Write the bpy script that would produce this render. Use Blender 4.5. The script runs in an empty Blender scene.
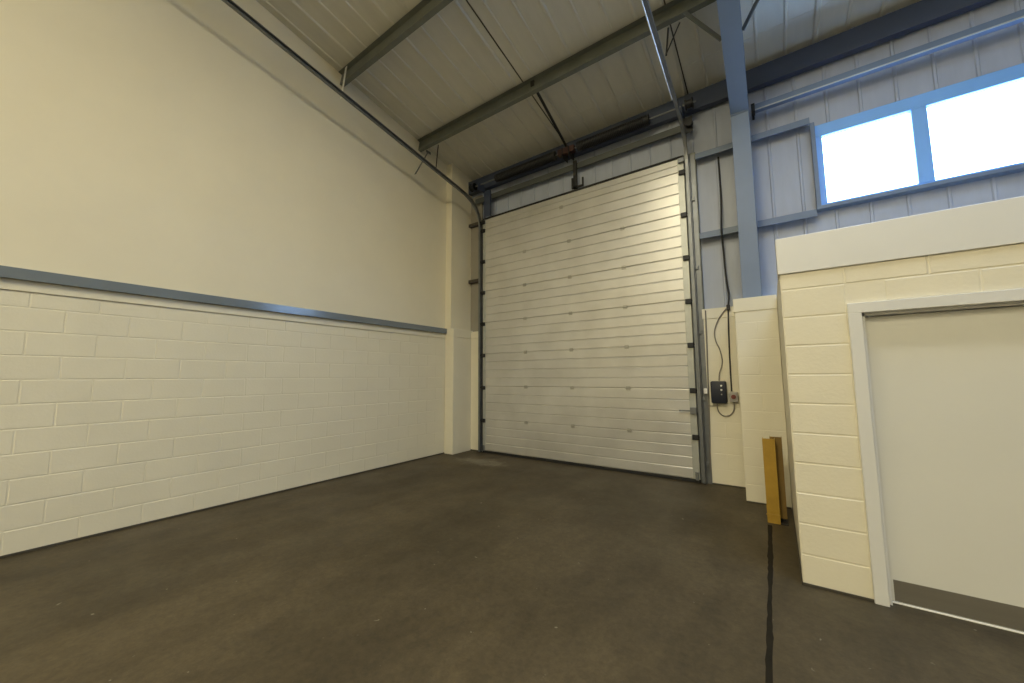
import bpy, bmesh, math, random
from mathutils import Vector, Matrix
random.seed(7)
sc = bpy.context.scene
COL = sc.collection

# ------------------------------------------------------------------ materials
def new_mat(name):
    m = bpy.data.materials.new(name); m.use_nodes = True
    nt = m.node_tree
    return m, nt, nt.nodes['Principled BSDF']

def paint(name, col, rough=.6, metal=0., var=.06, vscale=1.5, bump=.0, bscale=60., spec=.5, dark=None, stretch=(1, 1, 1)):
    """painted / coated surface: base colour with soft mottling and a fine bump"""
    m, nt, b = new_mat(name)
    N, L = nt.nodes, nt.links
    tc = N.new('ShaderNodeTexCoord')
    mp = N.new('ShaderNodeMapping'); mp.inputs['Scale'].default_value = stretch
    L.new(tc.outputs['Object'], mp.inputs['Vector'])
    no = N.new('ShaderNodeTexNoise'); no.inputs['Scale'].default_value = vscale
    no.inputs['Detail'].default_value = 6; no.inputs['Roughness'].default_value = .6
    L.new(mp.outputs['Vector'], no.inputs['Vector'])
    cr = N.new('ShaderNodeValToRGB')
    d = dark if dark else tuple(c * (1 - var * 2) for c in col)
    cr.color_ramp.elements[0].position = .3; cr.color_ramp.elements[0].color = (*d, 1)
    cr.color_ramp.elements[1].position = .65; cr.color_ramp.elements[1].color = (*col, 1)
    L.new(no.outputs['Fac'], cr.inputs['Fac'])
    L.new(cr.outputs['Color'], b.inputs['Base Color'])
    b.inputs['Roughness'].default_value = rough
    b.inputs['Metallic'].default_value = metal
    b.inputs['Specular IOR Level'].default_value = spec
    if bump:
        n2 = N.new('ShaderNodeTexNoise'); n2.inputs['Scale'].default_value = bscale; n2.inputs['Detail'].default_value = 4
        L.new(tc.outputs['Object'], n2.inputs['Vector'])
        bp = N.new('ShaderNodeBump'); bp.inputs['Strength'].default_value = bump; bp.inputs['Distance'].default_value = .01
        L.new(n2.outputs['Fac'], bp.inputs['Height']); L.new(bp.outputs['Normal'], b.inputs['Normal'])
    return m

M = {}
M['block'] = paint('cream painted blockwork', (.74, .70, .572), .42, var=.025, bump=.12, bscale=45)
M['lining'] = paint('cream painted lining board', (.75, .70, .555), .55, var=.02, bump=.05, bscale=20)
M['white'] = paint('white gloss paint', (.68, .685, .68), .35, var=.015)
M['leaf'] = paint('off white door leaf', (.66, .66, .625), .4, var=.015, bump=.03, bscale=30)
M['clad'] = paint('pale grey steel cladding', (.38, .42, .52), .45, var=.05, vscale=2.5, stretch=(3, 3, .5))
M['roof'] = paint('off white steel roof liner', (.62, .60, .52), .5, var=.05, vscale=2, stretch=(3, .5, 3))
M['steel'] = paint('blue grey painted steel', (.145, .197, .295), .45, var=.06)  # blue grey paint; some of the window's blue glow is in the colour
M['purlin'] = paint('dull galvanised purlin steel', (.17, .18, .16), .5, metal=.35, var=.1, vscale=4)
M['darksteel'] = paint('dark slate painted steel', (.050, .066, .115), .5, var=.08)
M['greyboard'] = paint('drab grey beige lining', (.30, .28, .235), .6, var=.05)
M['dullsteel'] = paint('dull grey rail steel', (.095, .105, .10), .5, metal=.2, var=.08)
M['rail'] = paint('grey painted wall rail steel', (.155, .185, .22), .17, var=.04, spec=.8)
M['galv'] = paint('galvanised track steel', (.20, .21, .22), .40, metal=.55, var=.1, vscale=8)
M['stile'] = paint('galvanised stile steel', (.47, .48, .45), .42, metal=.45, var=.08, vscale=8)
M['dark'] = paint('blackened steel', (.022, .022, .024), .5, metal=.3, var=.15, vscale=12)
M['hinge'] = paint('zinc plated hinge steel', (.46, .45, .41), .4, metal=.7, var=.1)
M['brown'] = paint('dark brown bracket steel', (.06, .05, .04), .6, var=.1)
M['red'] = paint('dull red coupling', (.05, .018, .014), .55, var=.1)
M['rubber'] = paint('black rubber seal', (.012, .012, .012), .7, var=.1)
M['frame'] = paint('blue window frame paint', (.20, .45, .92), .4, var=.03)  # blue of the window glare put into the frame colour
M['navy'] = paint('navy plastic', (.010, .014, .030), .5, var=.05)
M['grey_plastic'] = paint('grey plastic', (.34, .33, .31), .45, var=.04)
M['button'] = paint('pale button plastic', (.75, .74, .72), .35, var=.02)
M['redbutton'] = paint('red rotary plastic', (.20, .05, .04), .5, var=.05)
M['cable'] = paint('black cable sheath', (.02, .02, .022), .5, var=.05)
M['greycable'] = paint('grey flexible cable', (.20, .185, .165), .5, var=.05)
M['yellow'] = paint('worn yellow paint', (.42, .26, .035), .45, var=.06, vscale=6, dark=(.33, .20, .022))
M['brown_yellow'] = paint('grimy brown yellow paint', (.23, .145, .035), .5, var=.08, vscale=6)  # darker yellow: shade on the rear channel put into the colour
M['kick'] = paint('brushed metal kick plate', (.20, .185, .155), .45, metal=.4, var=.05, stretch=(1, 1, 12))
M['alu'] = paint('pale aluminium threshold', (.88, .87, .82), .35, metal=.0, var=.02)
M['edge'] = paint('dark floor edge sealer', (.055, .048, .036), .6, var=.1)  # dark tone for the wall foot strips and roof seams
M['joint'] = paint('black floor joint filler', (.020, .0165, .011), .9, var=.15, vscale=8, spec=.15)
M['deck'] = paint('pale deck boarding', (.62, .62, .60), .7, var=.1)
M['outer'] = paint('cream outer wall', (.62, .58, .46), .6, var=.03)

# sectional door skin: stucco-embossed metallic coating
m, nt, b = new_mat('embossed silver door skin')
N, L = nt.nodes, nt.links
tc = N.new('ShaderNodeTexCoord')
vo = N.new('ShaderNodeTexNoise'); vo.inputs['Scale'].default_value = 55; vo.inputs['Detail'].default_value = 3
L.new(tc.outputs['Object'], vo.inputs['Vector'])
bp = N.new('ShaderNodeBump'); bp.inputs['Strength'].default_value = .35; bp.inputs['Distance'].default_value = .004
L.new(vo.outputs['Fac'], bp.inputs['Height']); L.new(bp.outputs['Normal'], b.inputs['Normal'])
no = N.new('ShaderNodeTexNoise'); no.inputs['Scale'].default_value = 1.7; no.inputs['Detail'].default_value = 8
L.new(tc.outputs['Object'], no.inputs['Vector'])
cr = N.new('ShaderNodeValToRGB')
cr.color_ramp.elements[0].position = .32; cr.color_ramp.elements[0].color = (.53, .52, .49, 1)
cr.color_ramp.elements[1].position = .6; cr.color_ramp.elements[1].color = (.61, .60, .57, 1)
L.new(no.outputs['Fac'], cr.inputs['Fac']); L.new(cr.outputs['Color'], b.inputs['Base Color'])
b.inputs['Metallic'].default_value = .5; b.inputs['Roughness'].default_value = .34
M['skin'] = m

# concrete floor
m, nt, b = new_mat('worn brown concrete')
N, L = nt.nodes, nt.links
tc = N.new('ShaderNodeTexCoord')
def noise(scale, detail, rough=.6, stretch=(1, 1, 1), rot=0):
    mp = N.new('ShaderNodeMapping'); mp.inputs['Scale'].default_value = stretch; mp.inputs['Rotation'].default_value = (0, 0, rot)
    L.new(tc.outputs['Object'], mp.inputs['Vector'])
    n = N.new('ShaderNodeTexNoise'); n.inputs['Scale'].default_value = scale; n.inputs['Detail'].default_value = detail
    n.inputs['Roughness'].default_value = rough; L.new(mp.outputs['Vector'], n.inputs['Vector']); return n
def ramp(src, p0, c0, p1, c1):
    r = N.new('ShaderNodeValToRGB'); r.color_ramp.elements[0].position = p0; r.color_ramp.elements[0].color = (*c0, 1)
    r.color_ramp.elements[1].position = p1; r.color_ramp.elements[1].color = (*c1, 1); L.new(src, r.inputs['Fac']); return r
def mix(kind, fac, a, b_):
    x = N.new('ShaderNodeMix'); x.data_type = 'RGBA'; x.blend_type = kind
    if isinstance(fac, float): x.inputs[0].default_value = fac
    else: L.new(fac, x.inputs[0])
    for s, v in ((6, a), (7, b_)):
        if isinstance(v, tuple): x.inputs[s].default_value = (*v, 1)
        else: L.new(v, x.inputs[s])
    return x.outputs[2]
base = ramp(noise(.7, 9, .62).outputs['Fac'], .3, (.052, .038, .0175), .66, (.108, .082, .043))
dirt = ramp(noise(2.6, 10, .7, (1, .35, 1), .35).outputs['Fac'], .36, (.55, .54, .50), .60, (1, 1, 1))
c1 = mix('MULTIPLY', .75, base.outputs['Color'], dirt.outputs['Color'])
fine = ramp(noise(26, 8, .75).outputs['Fac'], .38, (.62, .62, .62), .62, (1.0, 1.0, 1.0))
c2 = mix('MULTIPLY', .9, c1, fine.outputs['Color'])
spk = ramp(noise(17, 2, .5).outputs['Fac'], .755, (0, 0, 0), .785, (1, 1, 1))
c3 = mix('MIX', spk.outputs['Color'], c2, (.20, .18, .14))
# scuffed bare patch in front of the tall door
sub = N.new('ShaderNodeVectorMath'); sub.operation = 'SUBTRACT'; sub.inputs[1].default_value = (1.12 - 6.0, -.70 + 7.95, 0)
L.new(tc.outputs['Object'], sub.inputs[0])
scl = N.new('ShaderNodeVectorMath'); scl.operation = 'MULTIPLY'; scl.inputs[1].default_value = (1.0, 2.4, 0); L.new(sub.outputs[0], scl.inputs[0])
ln = N.new('ShaderNodeVectorMath'); ln.operation = 'LENGTH'; L.new(scl.outputs[0], ln.inputs[0])
nz = noise(6, 8, .75)
ad = N.new('ShaderNodeMath'); ad.operation = 'MULTIPLY_ADD'; ad.inputs[1].default_value = 2.2
L.new(nz.outputs['Fac'], ad.inputs[0]); L.new(ln.outputs['Value'], ad.inputs[2])
pt = ramp(ad.outputs[0], 1.25, (1, 1, 1), 1.55, (0, 0, 0))
mr = N.new('ShaderNodeMapRange'); mr.inputs['From Min'].default_value = 1.25; mr.inputs['From Max'].default_value = 1.75
mr.inputs['To Min'].default_value = .75; mr.inputs['To Max'].default_value = 0; L.new(ad.outputs[0], mr.inputs['Value'])
c4 = mix('MIX', mr.outputs['Result'], c3, (.20, .175, .125))
L.new(c4, b.inputs['Base Color'])
rr = ramp(noise(1.3, 7).outputs['Fac'], .3, (.48,) * 3, .7, (.68,) * 3)
L.new(rr.outputs['Color'], b.inputs['Roughness'])
bp = N.new('ShaderNodeBump'); bp.inputs['Strength'].default_value = .25; bp.inputs['Distance'].default_value = .006
L.new(noise(24, 8, .7).outputs['Fac'], bp.inputs['Height']); L.new(bp.outputs['Normal'], b.inputs['Normal'])
M['floor'] = m

# glazing: clear thin pane
m, nt, b = new_mat('clear window glass')
N, L = nt.nodes, nt.links
tr = N.new('ShaderNodeBsdfTransparent'); gl = N.new('ShaderNodeBsdfGlossy'); gl.inputs['Roughness'].default_value = .03
mx = N.new('ShaderNodeMixShader'); mx.inputs[0].default_value = .06
L.new(tr.outputs[0], mx.inputs[1]); L.new(gl.outputs[0], mx.inputs[2]); L.new(mx.outputs[0], N['Material Output'].inputs['Surface'])
M['glass'] = m

# ------------------------------------------------------------------ geometry helpers
class MB:
    def __init__(s): s.bm = bmesh.new()
    def box(s, lo, hi, bev=0.):
        lo = [min(a, b) for a, b in zip(lo, hi)] if False else lo
        r = bmesh.ops.create_cube(s.bm, size=1.)
        vs = r['verts']
        for v in vs:
            v.co = Vector([lo[i] + (v.co[i] + .5) * (hi[i] - lo[i]) for i in range(3)])
        if bev:
            es = list({e for v in vs for e in v.link_edges})
            bmesh.ops.bevel(s.bm, geom=es, offset=bev, segments=2, affect='EDGES', profile=.5)
        return s
    def hull(s, ring_a, ring_b, cap=True):
        """loft between two equal rings of points"""
        A = [s.bm.verts.new(p) for p in ring_a]; B = [s.bm.verts.new(p) for p in ring_b]; n = len(A)
        for i in range(n): s.bm.faces.new((A[i], A[(i + 1) % n], B[(i + 1) % n], B[i]))
        if cap: s.bm.faces.new(A[::-1]); s.bm.faces.new(B)
        return s
    def prism_x(s, yz, x0, x1): return s.hull([(x0, *p) for p in yz], [(x1, *p) for p in yz])
    def prism_y(s, xz, y0, y1): return s.hull([(p[0], y0, p[1]) for p in xz], [(p[0], y1, p[1]) for p in xz])
    def prism_z(s, xy, z0, z1): return s.hull([(*p, z0) for p in xy], [(*p, z1) for p in xy])
    def cyl(s, a, b, r, n=16, r2=None):
        a, b = Vector(a), Vector(b); r2 = r if r2 is None else r2
        d = (b - a).normalized(); u = d.orthogonal().normalized(); w = d.cross(u)
        an = [2 * math.pi * i / n for i in range(n)]
        return s.hull([a + (u * math.cos(t) + w * math.sin(t)) * r for t in an], [b + (u * math.cos(t) + w * math.sin(t)) * r2 for t in an])
    def tube(s, pts, r, n=8):
        pts = [Vector(p) for p in pts]; rings = []; u = None
        for i, p in enumerate(pts):
            d = (pts[min(i + 1, len(pts) - 1)] - pts[max(i - 1, 0)]).normalized()
            u = d.orthogonal().normalized() if u is None else (u - d * u.dot(d)).normalized()
            w = d.cross(u)
            rings.append([s.bm.verts.new(p + (u * math.cos(t) + w * math.sin(t)) * r) for t in [2 * math.pi * k / n for k in range(n)]])
        for a, b in zip(rings, rings[1:]):
            for k in range(n): s.bm.faces.new((a[k], a[(k + 1) % n], b[(k + 1) % n], b[k]))
        s.bm.faces.new(rings[0][::-1]); s.bm.faces.new(rings[-1])
        return s
    def bar(s, a, b, w, h, up=(0, 0, 1)):
        """rectangular bar from a to b"""
        a, b = Vector(a), Vector(b); d = (b - a).normalized()
        x = d.cross(Vector(up)).normalized(); y = x.cross(d)
        ring = lambda p: [p + x * (sx * w / 2) + y * (sy * h / 2) for sx, sy in ((-1, -1), (1, -1), (1, 1), (-1, 1))]
        return s.hull(ring(a), ring(b))
    def sweep_yz(s, path, prof, x0):
        """closed profile (dx, n) swept along a path in the y-z plane"""
        rings = []
        for i, p in enumerate(path):
            a = path[max(i - 1, 0)]; c = path[min(i + 1, len(path) - 1)]
            t = Vector((c[0] - a[0], c[1] - a[1])).normalized(); nrm = Vector((-t.y, t.x))
            rings.append([s.bm.verts.new((x0 + dx, p[0] + nrm.x * n, p[1] + nrm.y * n)) for dx, n in prof])
        k = len(prof)
        for a, b in zip(rings, rings[1:]):
            for i in range(k): s.bm.faces.new((a[i], a[(i + 1) % k], b[(i + 1) % k], b[i]))
        s.bm.faces.new(rings[0][::-1]); s.bm.faces.new(rings[-1])
        return s
    def build(s, name, mat, parent=None, smooth=False):
        bmesh.ops.recalc_face_normals(s.bm, faces=s.bm.faces)
        off = Vector((0, 0, 0)); q = parent
        while q is not None: off += q.location; q = q.parent
        base = Vector((0, 0, 0))
        if parent is None:
            lo = [min(v.co[i] for v in s.bm.verts) for i in range(3)]; hi = [max(v.co[i] for v in s.bm.verts) for i in range(3)]
            base = Vector(((lo[0] + hi[0]) / 2, (lo[1] + hi[1]) / 2, lo[2]))
        for v in s.bm.verts: v.co -= off + base
        me = bpy.data.meshes.new(name); s.bm.to_mesh(me); s.bm.free()
        me.materials.append(mat)
        if smooth:
            for p in me.polygons: p.use_smooth = True
            try: me.set_sharp_from_angle(angle=math.radians(40))
            except Exception: pass
        o = bpy.data.objects.new(name, me); COL.objects.link(o)
        o.parent = parent; o.location = base
        return o

def tag(o, label, cat, group=None):
    o['label'] = label; o['category'] = cat; o['kind'] = 'thing'
    if group: o['group'] = group
    return o
def thing(name, label, cat, loc, group=None):
    o = bpy.data.objects.new(name, None); COL.objects.link(o); o.location = loc; o.empty_display_size = .1
    return tag(o, label, cat, group)
def setting(name, loc=(0, 0, 0)):
    o = bpy.data.objects.new(name, None); COL.objects.link(o); o.location = loc; o['kind'] = 'structure'
    return o
def struct(o): o['kind'] = 'structure'; return o

def blocks(mb, origin, u, n, length, z0, z1, start=0., bw=.45, bh=.225, joint=.009, dep=.0028, row0=0):
    """coursed blockwork face: each block stands proud of the recessed joints"""
    o, u, n = Vector(origin), Vector(u), Vector(n); zz = Vector((0, 0, 1)); bm = mb.bm
    def P(a, z, d): return bm.verts.new(o + u * a + zz * z + n * d)
    bm.faces.new([P(0, z0, 0), P(length, z0, 0), P(length, z1, 0), P(0, z1, 0)])
    r = 0; z = z0
    while z < z1 - .02:
        zt = min(z + bh, z1); a = start - (bw / 2 if (r + row0) % 2 else 0)
        while a < length:
            a0, a1 = max(a, 0), min(a + bw, length)
            if a1 - a0 > .03:
                j = joint / 2; e = .004
                d = dep + random.uniform(-.0006, .0006)
                tl = [random.uniform(-.0008, .0008) for _ in range(4)]
                out = [(a0 + j, z + j), (a1 - j, z + j), (a1 - j, zt - j), (a0 + j, zt - j)]
                inn = [(a0 + j + e, z + j + e), (a1 - j - e, z + j + e), (a1 - j - e, zt - j - e), (a0 + j + e, zt - j - e)]
                A = [P(x, y, 0) for x, y in out]; B = [P(x, y, d + t) for (x, y), t in zip(inn, tl)]
                for i in range(4): bm.faces.new((A[i], A[(i + 1) % 4], B[(i + 1) % 4], B[i]))
                bm.faces.new(B)
            a += bw
        z = zt; r += 1
    return mb

# ------------------------------------------------------------------ room shell
X1, YN = 12.0, -16.0                # outer side wall, near wall
def roof_z(y): return 6.205 - .166 * y

struct(MB().box((-.3, YN - .3, -.25), (X1 + .3, .4, 0)).build('floor', M['floor']))

# roof liner: ribbed sheet following the slope, with an opening for the added rooflight over the office block
RL = (6.4, 8.8, -4.6, -2.6)         # added rooflight x0 x1 y0 y1
c = setting('ceiling', (0, 0, 6))
mb = MB()
def slab(x0, x1, y0, y1):
    yz = lambda y, d: (y, roof_z(y) + d)
    mb.prism_x([yz(y0, 0), yz(y1, 0), yz(y1, .12), yz(y0, .12)], x0, x1)
slab(-.3, RL[0], YN - .3, .35); slab(RL[1], X1 + .3, YN - .3, .35)
slab(RL[0], RL[1], YN - .3, RL[2]); slab(RL[0], RL[1], RL[3], .35)
mb.build('roof_liner', M['roof'], c)
mb = MB(); k = 0
while .12 + .3335 * k < X1:
    x = .12 + .3335 * k; k += 1
    if x < .02: continue
    spans = [(YN, .16)] if not (RL[0] - .05 < x < RL[1] + .05) else [(YN, RL[2] - .03), (RL[3] + .03, .16)]
    for y0, y1 in spans:
        big = (k % 3 == 2)
        w, h = (.022, .016) if not big else (.034, .022)
        pr = [(x - w, .001), (x - w * .45, -h), (x + w * .45, -h), (x + w, .001)]
        mb.hull([(px, y0, roof_z(y0) + d) for px, d in pr], [(px, y1, roof_z(y1) + d) for px, d in pr])
mb.build('sheet_rib', M['roof'], c)
mb = MB()                            # sheet lap across the slope near the eaves
mb.prism_x([(-.36, roof_z(-.36) - .004), (-.30, roof_z(-.30) - .004), (-.30, roof_z(-.3) + .002), (-.36, roof_z(-.36) + .002)], .02, X1)
mb.build('sheet_lap', M['roof'], c)
mb = MB()                            # dark sealed seams between roof sheets
for xs_ in (2.60, 4.835):
    mb.hull([(xs_ + a, YN, roof_z(YN) + d) for a, d in ((-.009, .001), (-.009, -.006), (.009, -.006), (.009, .001))],
            [(xs_ + a, .16, roof_z(.16) + d) for a, d in ((-.009, .001), (-.009, -.006), (.009, -.006), (.009, .001))])
mb.build('sheet_seam', M['edge'], c)

w2 = setting('window_2', (RL[0], RL[2], 6.5))      # added rooflight, unseen, to throw blue daylight on the cladding
mb = MB()
for x0, x1, y0, y1 in ((RL[0], RL[0] + .06, RL[2], RL[3]), (RL[1] - .06, RL[1], RL[2], RL[3]), (RL[0], RL[1], RL[2], RL[2] + .06), (RL[0], RL[1], RL[3] - .06, RL[3])):
    mb.prism_x([(y0, roof_z(y0) + .001), (y1, roof_z(y1) + .001), (y1, roof_z(y1) + .16), (y0, roof_z(y0) + .16)], x0, x1)
mb.build('frame', M['white'], w2)
mb = MB(); mb.prism_x([(RL[2], roof_z(RL[2]) + .125), (RL[3], roof_z(RL[3]) + .125), (RL[3], roof_z(RL[3]) + .131), (RL[2], roof_z(RL[2]) + .131)], RL[0], RL[1])
mb.build('pane', M['glass'], w2)

# left wall : blockwork below the rail, lining board above, boxed stanchion in the corner
wl = setting('wall_left', (0, -8, 0))
mb = MB(); blocks(mb, (-.006, -.50, 0), (0, -1, 0), (1, 0, 0), 15.5, 0, 2.40, start=.06)
mb.box((-.3, YN - .3, 0), (-.0062, .3, 2.40)); mb.build('blockwork', M['block'], wl)
MB().box((-.3, YN, 2.40), (.012, -.50, 2.50), .003).build('cap_band', M['block'], wl)
mb = MB(); mb.prism_x([(YN, 2.50), (.3, 2.50), (.3, roof_z(.3) + .05), (YN, roof_z(YN) + .05)], -.3, 0.0); mb.build('lining_board', M['lining'], wl)
mb = MB(); mb.box((0.001, -.505, 0), (.236, .10, 2.42), .006)
blocks(mb, (0.002, -.5055, 0), (1, 0, 0), (0, -1, 0), .234, 0, 2.42, dep=.0015, joint=.006, bw=.234)
blocks(mb, (.2365, -.504, 0), (0, 1, 0), (1, 0, 0), .545, 0, 2.42, dep=.0015, joint=.006)
mb.build('pilaster', M['block'], wl)
MB().box((0.0, -.518, 2.42), (.248, .10, 2.60), .006).build('pilaster_cap', M['block'], wl)
mb = MB(); mb.prism_x([(-.515, 2.60), (.16, 2.60), (.16, roof_z(.16)), (-.515, roof_z(-.515))], 0.0, .165); mb.build('boxed_stanchion', M['lining'], wl)
struct(MB().box((.0015, YN, 0), (.010, -.512, .022), .002).build('baseboard_left', M['edge']))  # thin dark strip along the foot of the left wall

# far wall (the one with the tall door): masonry dado, vertical sheet cladding, casing round the column
wf = setting('wall_far', (4, .1, 0))
WX0, WX1, WZ0, WZ1 = 6.355, 10.3, 3.80, 4.965       # window opening
DX0, DX1, DZT = .62, 4.74, 5.04                      # tall door opening
mb = MB()
for x0, x1, z0, z1 in ((-.3, WX0, 5.04, 6.4), (-.3, DX0, 2.56, 5.04), (DX1, WX0, 2.56, 5.04), (WX0, WX1, WZ1, 6.4), (WX0, WX1, 2.56, WZ0), (WX1, X1 + .3, 2.56, 6.4)):
    mb.box((x0, .16, z0), (x1, .235, z1))
mb.build('cladding', M['clad'], wf)
mb = MB(); k = -1
while .19 + .3333 * k < X1:
    x = .19 + .3333 * k; k += 1
    if x < .02: continue
    spans = [(2.57, 6.2)]
    if DX0 - .05 < x < DX1 + .05: spans = [(5.0, 6.2)]
    if WX0 - .05 < x < WX1 + .05: spans = [(2.57, WZ0 - .01), (WZ1 + .01, 6.2)]
    for z0, z1 in spans:
        w, h = .022, .014
        mb.prism_z([(x - w, .162), (x - w * .5, .16 - h), (x + w * .5, .16 - h), (x + w, .162)], z0, z1)
mb.build('sheet_rib', M['clad'], wf)
mb = MB()
mb.box((.236, .055, 0), (.565, .24, 2.42)); mb.box((4.875, .055, 0), (X1, .24, 2.42))
blocks(mb, (.24, .054, 0), (1, 0, 0), (0, -1, 0), .325, 0, 2.42, dep=.0015, joint=.006)
blocks(mb, (4.875, .054, 0), (1, 0, 0), (0, -1, 0), .47, 0, 2.42, dep=.0015, joint=.006)
mb.build('masonry', M['block'], wf)
mb = MB(); mb.box((.50, .060, 0), (.665, .235, 5.10)); mb.box((4.695, .060, 0), (4.90, .235, 5.10)); mb.box((.665, .060, 4.90), (4.695, .235, 5.08)); mb.build('door_jamb', M['purlin'], wf)
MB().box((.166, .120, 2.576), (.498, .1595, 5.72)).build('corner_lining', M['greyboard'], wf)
mb = MB(); mb.box((.24, .044, 2.42), (.565, .24, 2.575), .005); mb.box((4.875, .044, 2.42), (5.345, .24, 2.575), .005); mb.build('masonry_cap', M['block'], wf)
mb = MB(); mb.box((5.342, -.588, 0), (5.799, .055, 2.39), .005)
blocks(mb, (5.344, -.5885, 0), (1, 0, 0), (0, -1, 0), .452, 0, 2.39, dep=.0015, joint=.006, bw=.46)
mb.build('column_casing', M['block'], wf)
MB().box((5.332, -.598, 2.39), (5.80, .055, 2.565), .005).build('casing_cap', M['block'], wf)
mb = MB(); mb.box((.24, .046, 0), (.56, .052, .02)); mb.box((4.89, .046, 0), (5.335, .052, .02)); mb.box((5.34, -.599, 0), (5.79, -.593, .02)); struct(mb.build('baseboard_far', M['edge']))  # dark strips at the foot of the far wall and casing

# right: the block partition of the office with its door
PY = -2.521
wr = setting('wall_right', (5.8, -2.5, 0))
mb = MB()
DL, DR, DT = 6.19, 7.27, 2.094                       # outer edges of the door frame
blocks(mb, (5.80, PY + .006, 0), (1, 0, 0), (0, -1, 0), DL - 5.80, 0, 2.385, start=0, row0=1, bw=.9)
blocks(mb, (DL, PY + .006, DT), (1, 0, 0), (0, -1, 0), DR - DL, 0, 2.385 - DT, start=.21, bh=.156)
blocks(mb, (DR, PY + .006, 0), (1, 0, 0), (0, -1, 0), X1 - DR, 0, 2.385, start=.2)
mb.box((5.80, PY + .0065, 0), (DL + .03, -2.36, 2.385)); mb.box((DL + .03, PY + .0065, DT - .03), (DR - .03, -2.36, 2.385)); mb.box((DR - .03, PY + .0065, 0), (X1, -2.36, 2.385))
mb.box((5.803, -2.36, 0), (5.96, .05, 2.385))
mb.build('blockwork', M['block'], wr)
MB().box((5.788, PY - .012, 2.381), (X1, -2.34, 2.677), .004).build('fascia', M['white'], wr)
MB().box((5.803, -2.34, 2.385), (5.96, .05, 2.54), .004).build('side_cap', M['lining'], wr)
MB().box((5.97, -2.33, 2.50), (X1, .04, 2.56)).build('office_deck', M['deck'], wr)
mb = MB(); mb.box((5.801, PY - .009, 0), (DL, PY - .001, .02), .002); mb.box((5.792, PY - .009, 0), (5.801, -.60, .02)); struct(mb.build('baseboard_right', M['edge']))  # dark strips at the foot of the partition
# unseen sides close the room
struct(MB().box((X1, YN, 0), (X1 + .3, .24, 9.2)).build('wall_outer', M['outer']))
struct(MB().box((-.3, YN - .3, 0), (X1 + .3, YN, 9.2)).build('wall_near', M['outer']))

# pedestrian door
d1 = setting('door_1', (DL, PY, 0))
mb = MB()
prof = lambda: None
f0, f1, fz = DL, DL + .075, DT
for a, b_ in ((DL, DL + .075), (DR - .075, DR)): mb.box((a, PY - .022, 0), (b_, -2.38, DT - .075), .003)
mb.box((DL, PY - .022, DT - .075), (DR, -2.38, DT), .003)
mb.build('door_frame', M['white'], d1)
mb = MB()                                            # stepped rebate / stop
mb.box((DL + .075, PY + .02, 0), (DL + .095, -2.38, DT - .075)); mb.box((DR - .095, PY + .02, 0), (DR - .075, -2.38, DT - .075)); mb.box((DL + .075, PY + .02, DT - .095), (DR - .075, -2.38, DT - .075))
mb.build('door_stop', M['white'], d1)
leaf = MB().box((DL + .10, -2.452, .012), (DR - .10, -2.40, DT - .10), .003).build('door_leaf', M['leaf'], d1)
MB().box((DL + .116, -2.4545, .016), (DR - .116, -2.4522, .155), .0008).build('kick_plate', M['kick'], leaf)
MB().cyl((DR - .17, -2.452, 1.02), (DR - .17, -2.51, 1.02), .009).box((DR - .29, -2.522, 1.011), (DR - .162, -2.505, 1.03), .004).box((DR - .195, -2.4575, .93), (DR - .145, -2.4522, 1.10), .002).build('lever_handle', M['galv'], leaf)
MB().box((DL + .096, -2.462, 0), (DR - .096, -2.446, .010), .003).build('threshold_strip', M['alu'], d1)  # thin pale strip under the door leaf

# high window
w1 = setting('window_1', (WX0, .1, WZ0))
mb = MB()
yA, yB = .13, .205
mb.box((WX0, yA, WZ0), (WX1, yB, WZ0 + .055), .004); mb.box((WX0, yA, WZ1 - .165), (WX1, yB, WZ1), .004)
xs = [WX0, 7.285, 8.265, 9.245, 10.165]
mb.box((WX0, yA, WZ0 + .055), (WX0 + .085, yB, WZ1 - .165), .004)
for x in xs[1:]: mb.box((x, yA, WZ0 + .055), (x + .135, yB, WZ1 - .165), .004)
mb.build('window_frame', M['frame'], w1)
mb = MB()
mb.box((WX0 - .035, .05, WZ0 - .02), (WX0 + .012, .129, WZ1 + .02), .004)
mb.build('window_jamb', M['steel'], w1)
mb = MB(); mb.box((WX0 - .04, .03, WZ0 - .045), (WX1, .16, WZ0), .004); mb.build('window_sill', M['steel'], w1)
for a, b_ in zip(xs, xs[1:]):
    a2 = a + (.085 if a == WX0 else .135)
    MB().box((a2 - .01, .17, WZ0 + .045), (b_ + .01, .176, WZ1 - .155)).build('pane', M['glass'], w1)

# floor joint running from the guard post towards the viewer
mb = MB(); rl, rr_ = [], []
y = -1.30
while y > -9.5:
    xm = 5.588 - .0062 * (y + 1.6) + .003 * math.sin(y * 2.1)
    w = max(.006, .013 + .0022 * (y + 1.3)) + .006 * random.random() + .002 * math.sin(y * 5)
    rl.append((xm - w - .006 * random.random(), y)); rr_.append((xm + w + .006 * random.random(), y)); y -= .06
bm = mb.bm
Lv = [bm.verts.new((x, y, .0015)) for x, y in rl]; Rv = [bm.verts.new((x, y, .0015)) for x, y in rr_]
for i in range(len(Lv) - 1): bm.faces.new((Lv[i], Rv[i], Rv[i + 1], Lv[i + 1]))
bmesh.ops.extrude_face_region(bm, geom=list(bm.faces))
for v in Lv + Rv: pass
for v in list(bm.verts)[len(Lv) * 2:]: v.co.z = -.01
struct(mb.build('trim_1', M['joint']))

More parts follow.
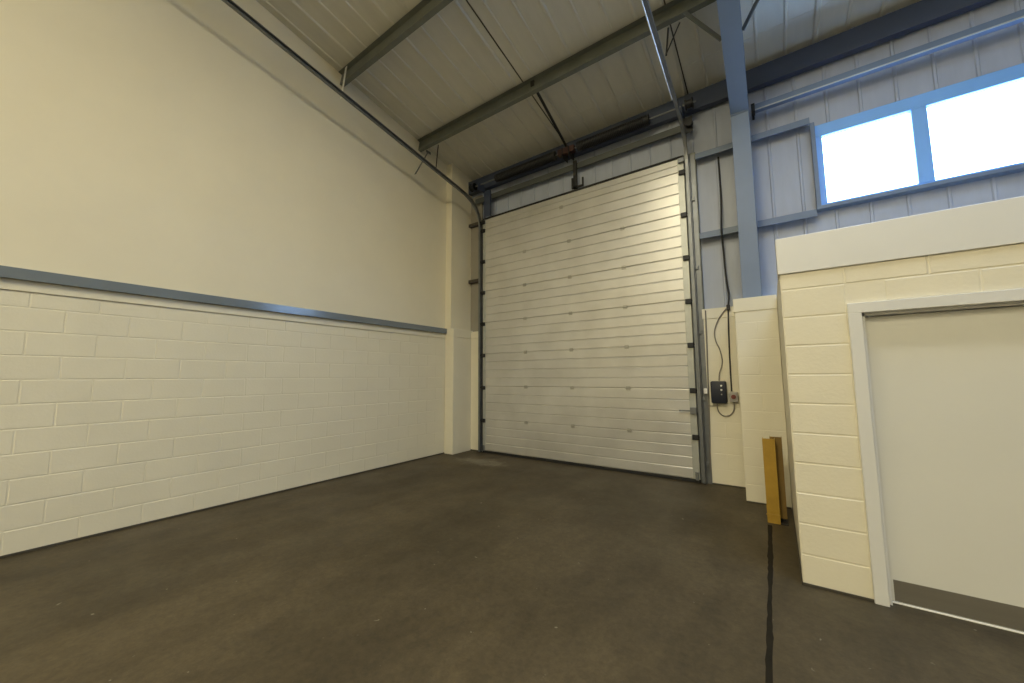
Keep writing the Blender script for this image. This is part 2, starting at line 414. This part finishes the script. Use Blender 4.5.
# ------------------------------------------------------------------ structural steel
def zed(mb, y, ztop, h, fl, t, x0, x1, tilt=.166, flip=1):
    """Z section lying along x; web tilted square to the roof slope"""
    cs, sn = math.cos(math.atan(tilt)), math.sin(math.atan(tilt))
    def R(a, d): return (y + a * cs - d * sn, ztop - a * sn - d * cs)
    f = flip
    pts = [R(-fl * f, 0), R(t * f, 0), R(t * f, h - t), R(fl * f, h - t), R(fl * f, h - .02), R((fl + t) * f, h - .02), R((fl + t) * f, h), R(0, h), R(0, t), R(-fl * f, t)]
    return mb.prism_x(pts, x0, x1)

p1 = zed(MB(), -3.03, roof_z(-3.03) - .029, .2, .065, .006, .03, X1).build('roof_purlin', M['purlin'])
tag(p1, 'grey steel roof purlin higher up the slope, farther from the tall door', 'purlin', 'roof purlins')
p2 = thing('roof_purlin', 'grey steel roof purlin between the eaves and the higher purlin, carrying the sag bar', 'purlin', (0, -1.33, 6.2), 'roof purlins')
zed(MB(), -1.33, roof_z(-1.33) - .029, .2, .065, .006, .03, X1).build('purlin_beam', M['purlin'], p2)
mb = MB(); mb.box((2.735, -1.36, 6.29), (2.80, -1.325, 6.385), .003); mb.build('cleat', M['dark'], p2)
ev = thing('eaves_beam', 'deep grey eaves beam along the roof edge above the cladding and window', 'beam', (0, .1, 5.78))
mb = MB(); mb.prism_x([(.02, 6.075), (.138, 6.095), (.138, 6.085), (.028, 6.065), (.028, 5.79), (.115, 5.79), (.115, 5.81), (.122, 5.81), (.122, 5.782), (.02, 5.782)], .17, X1)
mb.build('eaves_channel', M['darksteel'], ev)
sb = MB().bar((2.745, -1.25, 6.36), (2.735, -.03, 5.92), .035, .035).build('sag_bar', M['dark'])
tag(sb, 'black sag bar sloping from the middle purlin down to the spring shaft', 'steel bar')

def rail(x0, x1, zt, label, h=.10):
    """cladding rail: Z section standing off the sheeting"""
    mb = MB(); z = zt - h
    mb.prism_x([(.158, zt), (.03, zt), (.03, zt - .022), (.036, zt - .022), (.036, zt - .006), (.152, zt - .006)], x0, x1) if False else None
    mb.prism_x([(.158, zt), (.032, zt), (.032, z + .006), (.012, z + .006), (.012, z), (.040, z), (.040, zt - .008), (.158, zt - .008)], x0, x1)
    o = mb.build('cladding_rail', M['steel'])
    return tag(o, label, 'cladding rail', 'cladding rails')
rail(4.905, 5.427, 5.05, 'short upper grey cladding rail spanning from the tall door to the steel column')
rail(4.905, 5.427, 3.76, 'short lower grey cladding rail from the tall door to the column, crossed by black cable')
rail(5.655, 6.318, 5.06, 'upper grey cladding rail running from the column to the window head')
rail(5.655, 6.312, 3.765, 'lower grey cladding rail running from the column to the window sill')
def stub(z, label):
    mb = MB(); mb.box((.17, .03, z - .035), (.463, .119, z + .035), .004)
    tag(mb.build('cladding_rail', M['brown']), label, 'cladding rail', 'cladding rails')
stub(5.03, 'short dark rail stub beside the top of the door track in the corner')
stub(3.72, 'short dark rail stub in the corner, halfway up the door track')

cr_ = thing('cable_trunking', 'slim grey trunking with a bright lower edge running above the window', 'trunking', (5.70, -.03, 5.35))
mb = MB(); mb.box((5.72, -.085, 5.352), (X1 - .05, .0, 5.445), .004); mb.build('trunking_body', M['steel'], cr_)
MB().box((5.72, -.096, 5.346), (X1 - .05, -.086, 5.364), .002).build('trunking_lip', M['stile'], cr_)  # paler lip: the lit lower edge put into the colour
MB().box((5.675, -.10, 5.335), (5.72, .02, 5.46), .004).box((5.68, .02, 5.36), (5.71, .157, 5.40)).build('end_bracket', M['dark'], cr_)

colm = thing('steel_column', 'blue grey steel column rising from the cream casing beside the window', 'column', (5.54, -.2, 2.565))
mb = MB(); mb.box((5.432, -.360, 2.566), (5.648, -.348, 5.92), .003); mb.build('front_flange', M['steel'], colm)
MB().box((5.535, -.348, 2.566), (5.545, .13, 5.778)).build('web', M['steel'], colm)
MB().box((5.432, .13, 2.566), (5.648, .140, 5.778)).build('rear_flange', M['steel'], colm)
raf = thing('roof_rafter', 'blue grey steel rafter with haunch rising from the column head to the roof', 'rafter', (5.54, -.4, 5.2))
under = lambda y: 5.22 + .50 * (-y - .362) if y > -2.2 else 5.22 + .5 * 1.838 + .16 * (-y - 2.2)
ys = [-.362, -2.2, -8.0]
mb = MB()
for a, b_ in zip(ys, ys[1:]):
    mb.prism_x([(a, under(a)), (b_, under(b_)), (b_, under(b_) + .014), (a, under(a) + .014)], 5.432, 5.648)
mb.build('lower_flange', M['steel'], raf)
mb = MB()
for a, b_ in zip(ys, ys[1:]):
    mb.prism_x([(a, under(a) + .014), (b_, under(b_) + .014), (b_, roof_z(b_) - .254), (a, roof_z(a) - .254)], 5.535, 5.545)
mb.build('web', M['steel'], raf)
mb = MB(); mb.prism_x([(-.362, roof_z(-.362) - .254), (-8, roof_z(-8) - .254), (-8, roof_z(-8) - .241), (-.362, roof_z(-.362) - .241)], 5.432, 5.648); mb.build('upper_flange', M['steel'], raf)
MB().box((5.432, -.374, 5.21), (5.648, -.3615, 6.05), .002).build('end_plate', M['steel'], raf)
o = MB().bar((5.06, -1.40, 6.155), (5.428, -1.13, 5.78), .012, .06).build('rafter_stay', M['purlin']); tag(o, 'diagonal stay from purlin to rafter on the side nearer the tall door', 'steel stay', 'rafter stays')
o = MB().bar((6.00, -1.40, 6.155), (5.652, -1.13, 5.78), .012, .06).build('rafter_stay', M['purlin']); tag(o, 'diagonal stay from purlin to rafter on the side above the window', 'steel stay', 'rafter stays')

# grey steel rail along the left wall
mb = MB(); mb.prism_y([(.001, 2.604), (.058, 2.604), (.058, 2.501), (.013, 2.501), (.013, 2.507), (.052, 2.507), (.052, 2.598), (.001, 2.598)], YN + .05, -.522)
tag(mb.build('wall_rail', M['rail']), 'long blue grey steel rail capping the lower blockwork of the side wall', 'steel rail')

# ------------------------------------------------------------------ tall sectional door
sd = thing('sectional_door', 'tall silver sectional overhead door of eight ribbed panels', 'overhead door', (2.68, 0, 0))
seams = [.046, .69, 1.375, 2.06, 2.735, 3.42, 4.11, 4.81, 5.045]
tilt = [.003, .006, -.003, .004, .003, .000, -.002, .003]
for i, (z0, z1) in enumerate(zip(seams, seams[1:])):
    mb = MB(); h = z1 - z0; g = .005
    yt = tilt[i]
    prof = [(.044, z0), (.044, z1), (.014, z1), (.014, z1 - g), (.008, z1 - g), (0 + yt, z1 - g - .008)]
    nrib = 3 if h > .4 else 1
    for r in range(nrib, 0, -1):
        zc = z0 + h * r / (nrib + 1); tt = yt * (r / (nrib + 1))
        prof += [(tt, zc + .012), (tt + .009, zc + .004), (tt + .009, zc - .002), (tt, zc - .014)]
    prof += [(0, z0 + g + .008), (.008, z0 + g), (.014, z0 + g), (.014, z0)]
    mb.prism_x(prof, DX0 + .02, DX1 - .115 + .02)
    pan = mb.build('door_panel', M['skin'], sd)
    for xa, xb in ((DX0, DX0 + .075), (DX1 - .095, DX1)):
        MB().box((xa, -.008, z0 + .004), (xb, .043, z1 - .004), .003).build('end_stile', M['stile'], pan)
    if i < 7:
        for xh in ((1.71, 2.71, 3.725) if i < 6 else (2.56,)):
            s = MB(); s.box((xh - .035, -.012, z1 - .035), (xh + .035, -.001, z1 + .03), .003); s.cyl((xh - .04, -.012, z1), (xh + .04, -.012, z1), .009, 10)
            s.build('hinge', M['hinge'], pan)
    for side, xc in ((-1, DX0 + .03), (1, DX1 - .03)):
        zz = z1 - .02 if i < 7 else z1 - .06
        s = MB(); s.box((xc - .045, -.045 if i < 7 else -.062, zz - .045), (xc + .045, -.0085, zz + .03), .006)
        yr = -.03 if i < 7 else -.05
        s.cyl((xc - .02 * side, yr, zz), (xc + .075 * side, yr, zz), .011, 10)
        s.build('roller_bracket', M['dark'] if i < 7 or side < 0 else M['galv'], pan)
MB().box((DX0, -.006, .0), (DX1, .043, .046), .006).build('bottom_seal', M['rubber'], sd)
MB().box((DX0 + .002, .0475, .002), (DX1 - .002, .053, 5.075)).build('outer_skin', M['skin'], sd)  # added unseen sheet that blocks daylight through the panel seams
MB().box((DX0, -.006, 5.046), (DX1, .05, 5.078), .006).build('top_seal', M['rubber'], sd)
s = MB(); s.box((4.50, -.040, 1.035), (4.70, -.020, 1.058), .004); s.box((4.655, -.05, 1.00), (4.745, -.0085, 1.10), .005); s.cyl((4.53, -.03, 1.046), (4.53, -.062, 1.046), .010, 10); s.cyl((4.66, -.03, 1.046), (4.775, -.03, 1.046), .009, 10)
s.build('slide_bolt', M['galv'], sd)
MB().box((DX1 - .06, -.03, .04), (DX1 - .015, -.0085, .16), .004).build('corner_bracket', M['galv'], sd)
MB().box((DX0 + .015, -.03, .04), (DX0 + .06, -.0085, .16), .004).build('corner_bracket', M['galv'], sd)

def track_path():
    pts = [(-.032, .02), (-.032, 1.5), (-.032, 3.2), (-.032, 4.80)]
    P0, P1, P2 = Vector((-.032, 4.80)), Vector((-.032, 5.372)), Vector((-.62, 5.466))
    for k in range(1, 15):
        t = k / 14; q = P0 * (1 - t) ** 2 + P1 * (2 * t * (1 - t)) + P2 * t * t; pts.append((q.x, q.y))
    for y in (-1.5, -3, -4.5, -6.0): pts.append((y, 5.466 + .157 * (-.62 - y)))
    return pts
def make_track(side, x, label):
    t = thing('door_track', label, 'door track', (x, -.03, 0), 'door tracks')
    s = -side                                   # open side of the channel faces the door
    hw, th = .032, .003
    prof = [(0, -hw), (0, hw), (.045 * s, hw), (.045 * s, hw - .012), (.042 * s, hw - .012), (.042 * s, hw - th), (th * s, hw - th),
            (th * s, -hw + th), (.042 * s, -hw + th), (.042 * s, -hw + .012), (.045 * s, -hw + .012), (.045 * s, -hw)]
    if s < 0: prof = prof[::-1]
    MB().sweep_yz(track_path(), prof, x).build('track_channel', M['galv'], t)
    # angle that fixes the track to the wall, and the rubber side seal behind it
    xa, xb = sorted((x + .003 * side, x + .075 * side))
    s_ = MB(); s_.box((xa, .050, .0), (xb, .056, 5.06)); xc, xd = sorted((x + .003 * side, x + .009 * side)); s_.box((xc, -.02, .0), (xd, .05, 5.06))
    s_.build('wall_angle', M['galv'], t)
    xe, xf = sorted((x - .006 * side, x - .05 * side))
    MB().box((xe, .002, .03), (xf, .052, 5.05), .004).build('side_seal', M['rubber'], t)
    for z in (.25, 1.2, 2.2, 3.2, 4.3):
        xg, xh = sorted((x + .009 * side, x + .05 * side))
        MB().box((xg, .02, z), (xh, .049, z + .06), .003).cyl((x + .03 * side, .02, z + .03), (x + .03 * side, .008, z + .03), .009, 8).build('fixing_bracket', M['galv'], t)
    return t
tl = make_track(-1, .545, 'galvanised door track curving from the door up beside the plain side wall')
tr_ = make_track(1, 4.815, 'galvanised door track with bright edge on the side nearer the steel column')
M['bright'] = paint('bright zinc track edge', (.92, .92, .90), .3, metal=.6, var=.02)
MB().tube([(4.815 - .050, y, 5.466 + .157 * (-.62 - y) - .038) for y in (-.85, -2.0, -4.0, -6.0)], .0085, 10).build('track_edge', M['bright'], tr_, True)  # added bright bead standing in for the highlight on the track lip
MB().bar((.30, -3.115, 6.62), (.520, -3.30, 5.86), .05, .006, (0, 1, 0)).build('hanger_strap', M['bright'], tl)
MB().bar((.515, -1.27, 6.18), (.515, -1.33, 5.60), .022, .006, (0, 1, 0)).build('hanger_strap', M['dark'], tl)
MB().bar((4.84, -1.27, 6.18), (4.84, -1.50, 5.60), .022, .006, (0, 1, 0)).build('hanger_strap', M['dark'], tr_)
MB().bar((4.98, -1.26, 6.18), (4.84, -1.50, 5.62), .016, .006, (0, 1, 0)).build('hanger_strap', M['dark'], tr_)
o = MB().bar((.20, -1.24, 6.175), (.20, -1.57, 5.535), .045, .008, (0, 1, 0)).box((.196, -1.30, 6.13), (.204, -1.18, 6.18)).build('purlin_bracket', M['purlin'])
tag(o, 'grey steel bracket hanging from the purlin end against the side wall', 'bracket')

# rail across the head of the door and the spring shaft above it
hr = MB().prism_x([(.158, 5.60), (.02, 5.60), (.02, 5.49), (.05, 5.49), (.05, 5.497), (.028, 5.497), (.028, 5.592), (.158, 5.592)], .38, 4.86).build('head_rail', M['dullsteel'])
tag(hr, 'grey head rail over the tall door, just below the black springs', 'steel rail')
ts = thing('spring_shaft', 'dark torsion spring shaft with drums above the tall door', 'door shaft', (2.68, -.15, 5.62))
SY, SZ = -.15, 5.82
MB().cyl((.36, SY, SZ - .03), (4.98, SY, SZ - .03), .0135, 12).build('shaft', M['galv'], ts, True)
def spring(x0, x1, r=.085, pitch=.03):
    mb = MB(); n = int((x1 - x0) / pitch); pts = []
    for i in range(n * 10 + 1):
        a = 2 * math.pi * i / 10; pts.append((x0 + pitch * i / 10, SY + (r - .012) * math.cos(a), SZ - .03 + (r - .012) * math.sin(a)))
    mb.tube(pts, .014, 6)
    mb.cyl((x0 - .02, SY, SZ - .03), (x0 + .05, SY, SZ - .03), r * .95, 16); mb.cyl((x1 - .05, SY, SZ - .03), (x1 + .02, SY, SZ - .03), r * .95, 16)
    mb.build('spring', M['dark'], ts, True)
spring(1.13, 2.52); spring(3.02, 4.26)
def drum(x0, x1):
    mb = MB(); mb.cyl((x0, SY, SZ - .03), (x1, SY, SZ - .03), .06, 20); mb.cyl((x0, SY, SZ - .03), (x0 + .012, SY, SZ - .03), .082, 20); mb.cyl((x1 - .012, SY, SZ - .03), (x1, SY, SZ - .03), .082, 20)
    mb.build('cable_drum', M['dark'], ts, True)
drum(.40, .52); drum(4.83, 4.94)
mb = MB(); mb.box((.645, -.21, 5.66), (.66, .018, 5.83), .003); mb.build('bearing_plate', M['darksteel'], ts)
mb = MB(); mb.box((4.775, -.21, 5.66), (4.79, .018, 5.83), .003); mb.build('bearing_plate', M['darksteel'], ts)
mb = MB(); mb.box((2.60, -.20, SZ - .09), (2.94, -.10, SZ + .03), .012); mb.build('coupling', M['red'], ts)
mb = MB(); mb.box((2.70, -.22, 5.66), (2.716, .018, 5.84), .003); mb.box((2.83, -.22, 5.66), (2.846, .018, 5.84), .003); mb.build('centre_bracket', M['dark'], ts)
o = MB().box((2.835, -.03, 5.085), (2.905, .018, 5.63), .004).box((2.80, -.035, 5.09), (2.83, .0, 5.30), .003).box((3.01, -.03, 5.085), (3.035, .0, 5.26), .003).box((2.80, -.03, 5.085), (3.035, -.005, 5.12)).build('bearing_post', M['dark'])
tag(o, 'dark upright post between the middle of the door top and the spring shaft', 'post', 'door bearing posts')
o = MB().box((.67, -.03, 5.085), (.845, -.022, 5.68), .003).box((.67, -.03, 5.085), (.678, .018, 5.68), .002).box((.837, -.03, 5.085), (.845, .018, 5.68), .002).build('bearing_post', M['darksteel'])
tag(o, 'grey upright channel at the door end of the shaft nearer the plain side wall', 'post', 'door bearing posts')
o = MB().box((4.765, -.03, 5.085), (4.80, .018, 5.66), .003).box((4.80, -.03, 5.40), (4.90, -.02, 5.66), .003).cyl((4.86, -.032, 5.52), (4.86, -.11, 5.52), .055, 14).build('bearing_post', M['dark'])
tag(o, 'dark upright bracket at the shaft end nearer the steel column', 'post', 'door bearing posts')

# ------------------------------------------------------------------ door controls and cables
cb = thing('control_box', 'navy door control box with pale buttons on the cream wall beside the tall door', 'control box', (5.045, .0, 1.17))
MB().box((4.945, -.055, 1.17), (5.145, .050, 1.49), .022).build('housing', M['navy'], cb, True)
for z, r, mt in ((1.425, .013, 'button'), (1.365, .013, 'button'), (1.30, .009, 'grey_plastic')):
    MB().cyl((5.085, -.054, z), (5.085, -.064, z), r, 16).build('button', M[mt], cb)
iso = thing('isolator_switch', 'small grey isolator with red rotary knob beside the navy control box', 'switch', (5.225, .0, 1.19))
MB().box((5.172, -.025, 1.195), (5.282, .050, 1.335), .008).build('switch_box', M['grey_plastic'], iso)
MB().cyl((5.228, -.024, 1.268), (5.228, -.040, 1.268), .030, 18).box((5.221, -.052, 1.243), (5.235, -.039, 1.293), .003).build('rotary_knob', M['redbutton'], iso)
lb = thing('sensor_box', 'small pale sensor box clamped on the door track at control box height', 'sensor', (4.875, .0, 1.30))
MB().box((4.852, -.035, 1.305), (4.902, .015, 1.385), .008).build('sensor_body', M['button'], lb)
MB().box((4.86, .014, 1.32), (4.885, .049, 1.37), .002).build('clamp', M['galv'], lb)

def smooth_path(pts, n=6):
    pts = [Vector(p) for p in pts]; out = []
    for i in range(len(pts) - 1):
        p0 = pts[max(i - 1, 0)]; p1 = pts[i]; p2 = pts[i + 1]; p3 = pts[min(i + 2, len(pts) - 1)]
        for k in range(n):
            t = k / n
            out.append(.5 * ((2 * p1) + (-p0 + p2) * t + (2 * p0 - 5 * p1 + 4 * p2 - p3) * t * t + (-p0 + 3 * p1 - 3 * p2 + p3) * t ** 3))
    out.append(pts[-1]); return out
def cable(name, pts, r, mat, label):
    o = MB().tube(smooth_path(pts), r, 8).build(name, M[mat], None, True); return tag(o, label, 'cable', 'door control cables')
cable('power_cable', [(5.209, .135, 4.94), (5.214, .128, 4.3), (5.205, .0, 3.78), (5.205, .0, 3.65), (5.206, .08, 3.43), (5.216, .1, 3.05), (5.242, .06, 2.75), (5.228, .03, 2.58)], .013, 'cable',
      'black cable dropping down the cladding between the door and the steel column')
cable('power_cable', [(5.226, .030, 2.565), (5.216, .028, 2.30), (5.208, .035, 2.0), (5.204, .037, 1.65), (5.203, .036, 1.345)], .010, 'cable', 'straight black cable down the cream wall into the grey isolator')
cable('control_cable', [(5.200, .022, 2.545), (5.14, .024, 2.47), (5.085, .03, 2.385), (5.04, .038, 2.27), (5.028, .04, 2.17), (5.045, .04, 2.06), (5.085, .04, 1.95), (5.108, .04, 1.80), (5.095, .04, 1.70), (5.062, .036, 1.60), (5.053, .02, 1.495)], .008, 'greycable',
      'thin grey cable curving down the cream wall into the top of the control box')
cable('control_cable', [(5.012, .01, 1.168), (5.012, .02, 1.10), (5.035, .032, 1.03), (5.09, .036, .99), (5.155, .036, .998), (5.205, .034, 1.05), (5.225, .03, 1.12), (5.226, .015, 1.192)], .008, 'greycable',
      'grey cable loop hanging between the undersides of control box and isolator')
cable('control_cable', [(4.86, .038, 1.122), (4.93, .04, 1.126), (5.0, .036, 1.132), (5.005, .02, 1.167)], .005, 'greycable', 'thin horizontal cable from the door track to the base of the control box')
cable('sensor_conduit', [(4.925, .038, 2.55), (4.922, .036, 2.2), (4.91, .04, 1.6), (4.897, .04, .92), (4.873, .04, .2)], .009, 'greycable', 'slim vertical conduit on the cream wall close beside the door track')
bk = MB().box((5.205, .005, 2.52), (5.25, .043, 2.60), .006).build('cable_clip', M['dark']); tag(bk, 'dark clip joining the cables on top of the cream wall band', 'cable clip')

# ------------------------------------------------------------------ yellow guard post
gp = thing('guard_post', 'yellow steel guard post standing on the floor by the block partition', 'bollard', (5.62, -1.2, 0))
def chan(mb, x0, x1, y0, y1, z0, z1, t=.007):
    mb.prism_z([(x0, y1), (x0, y0), (x1, y0), (x1, y1), (x1 - t, y1), (x1 - t, y0 + t), (x0 + t, y0 + t), (x0 + t, y1)], z0, z1)
mb = MB(); chan(mb, 5.566, 5.680, -1.235, -1.13, .004, .885); mb.build('front_channel', M['yellow'], gp)
mb = MB(); chan(mb, 5.632, 5.742, -1.12, -1.03, .035, .895); mb.build('rear_channel', M['brown_yellow'], gp)
MB().box((5.56, -1.242, .085), (5.686, -1.2355, .098)).build('strap', M['yellow'], gp)
MB().box((5.57, -1.225, .0), (5.75, -1.01, .010), .002).box((5.66, -1.115, .01), (5.73, -1.04, .034)).build('base_plate', M['dark'], gp)
for zt in (.15, .70): MB().box((5.63, -1.129, zt), (5.67, -1.121, zt + .06)).build('joining_tab', M['yellow'], gp)

# ------------------------------------------------------------------ light
wd = bpy.data.worlds.new('overcast sky'); sc.world = wd; wd.use_nodes = True
bg = wd.node_tree.nodes['Background']; bg.inputs['Color'].default_value = (.40, .63, 1.0, 1); bg.inputs['Strength'].default_value = 14.0
def area(name, loc, size, power, color, rot=(0, 0, 0), portal=False, spread=math.pi):
    l = bpy.data.lights.new(name, 'AREA'); l.shape = 'RECTANGLE'; l.size, l.size_y = size; l.energy = power; l.color = color; l.spread = spread
    o = bpy.data.objects.new(name, l); COL.objects.link(o); o.location = loc; o.rotation_euler = rot
    if portal: l.cycles.is_portal = True
    return o
area('window_daylight_portal', ((WX0 + WX1) / 2, .30, (WZ0 + WZ1) / 2), (WX1 - WX0, WZ1 - WZ0), 1, (1, 1, 1), (-math.pi / 2, 0, 0), True)
ym = (RL[2] + RL[3]) / 2
area('rooflight_daylight_portal', ((RL[0] + RL[1]) / 2, ym, roof_z(ym) + .19), (RL[1] - RL[0], (RL[3] - RL[2]) * 1.013), 1, (1, 1, 1), (-math.atan(.166), 0, 0), True)
WARM = (1.0, .895, .62)
for x, y, e in ((4.6, -4.0, 82), (4.2, -9.8, 260), (7.4, -10.6, 120), (3.6, -14.0, 310), (7.4, -14.0, 150)):
    area('hall_luminaire', (x, y, roof_z(y) - .55), (1.5, .35), e, WARM)
    area('hall_luminaire_uplight', (x, y, roof_z(y) - .50), (1.5, .35), e * .13, WARM, (math.pi, 0, 0))  # added upward lamp that brightens the ceiling

# ------------------------------------------------------------------ camera
f, yaw, pitch, roll = 372.937, -.60921, .0949, -.0068
F = Vector((math.sin(yaw) * math.cos(pitch), math.cos(yaw) * math.cos(pitch), math.sin(pitch)))
R = Vector((math.cos(yaw), -math.sin(yaw), 0)); U = R.cross(F)
R2 = math.cos(roll) * R + math.sin(roll) * U; U2 = -math.sin(roll) * R + math.cos(roll) * U
cam = bpy.data.cameras.new('camera'); co = bpy.data.objects.new('camera', cam); COL.objects.link(co)
co.matrix_world = Matrix(((R2.x, U2.x, -F.x, 5.7118), (R2.y, U2.y, -F.y, -6.2006), (R2.z, U2.z, -F.z, 1.57), (0, 0, 0, 1)))
cam.sensor_fit = 'HORIZONTAL'; cam.sensor_width = 36; cam.lens = f * 36 / 1024; cam.clip_start = .05
sc.camera = co

vs = sc.view_settings
vs.view_transform = 'Standard'; vs.look = 'None'; vs.gamma = 1; vs.exposure = .06; vs.use_curve_mapping = False
sc.cycles.use_denoising = True
sc.cycles.max_bounces = 10; sc.cycles.diffuse_bounces = 6; sc.cycles.transparent_max_bounces = 8
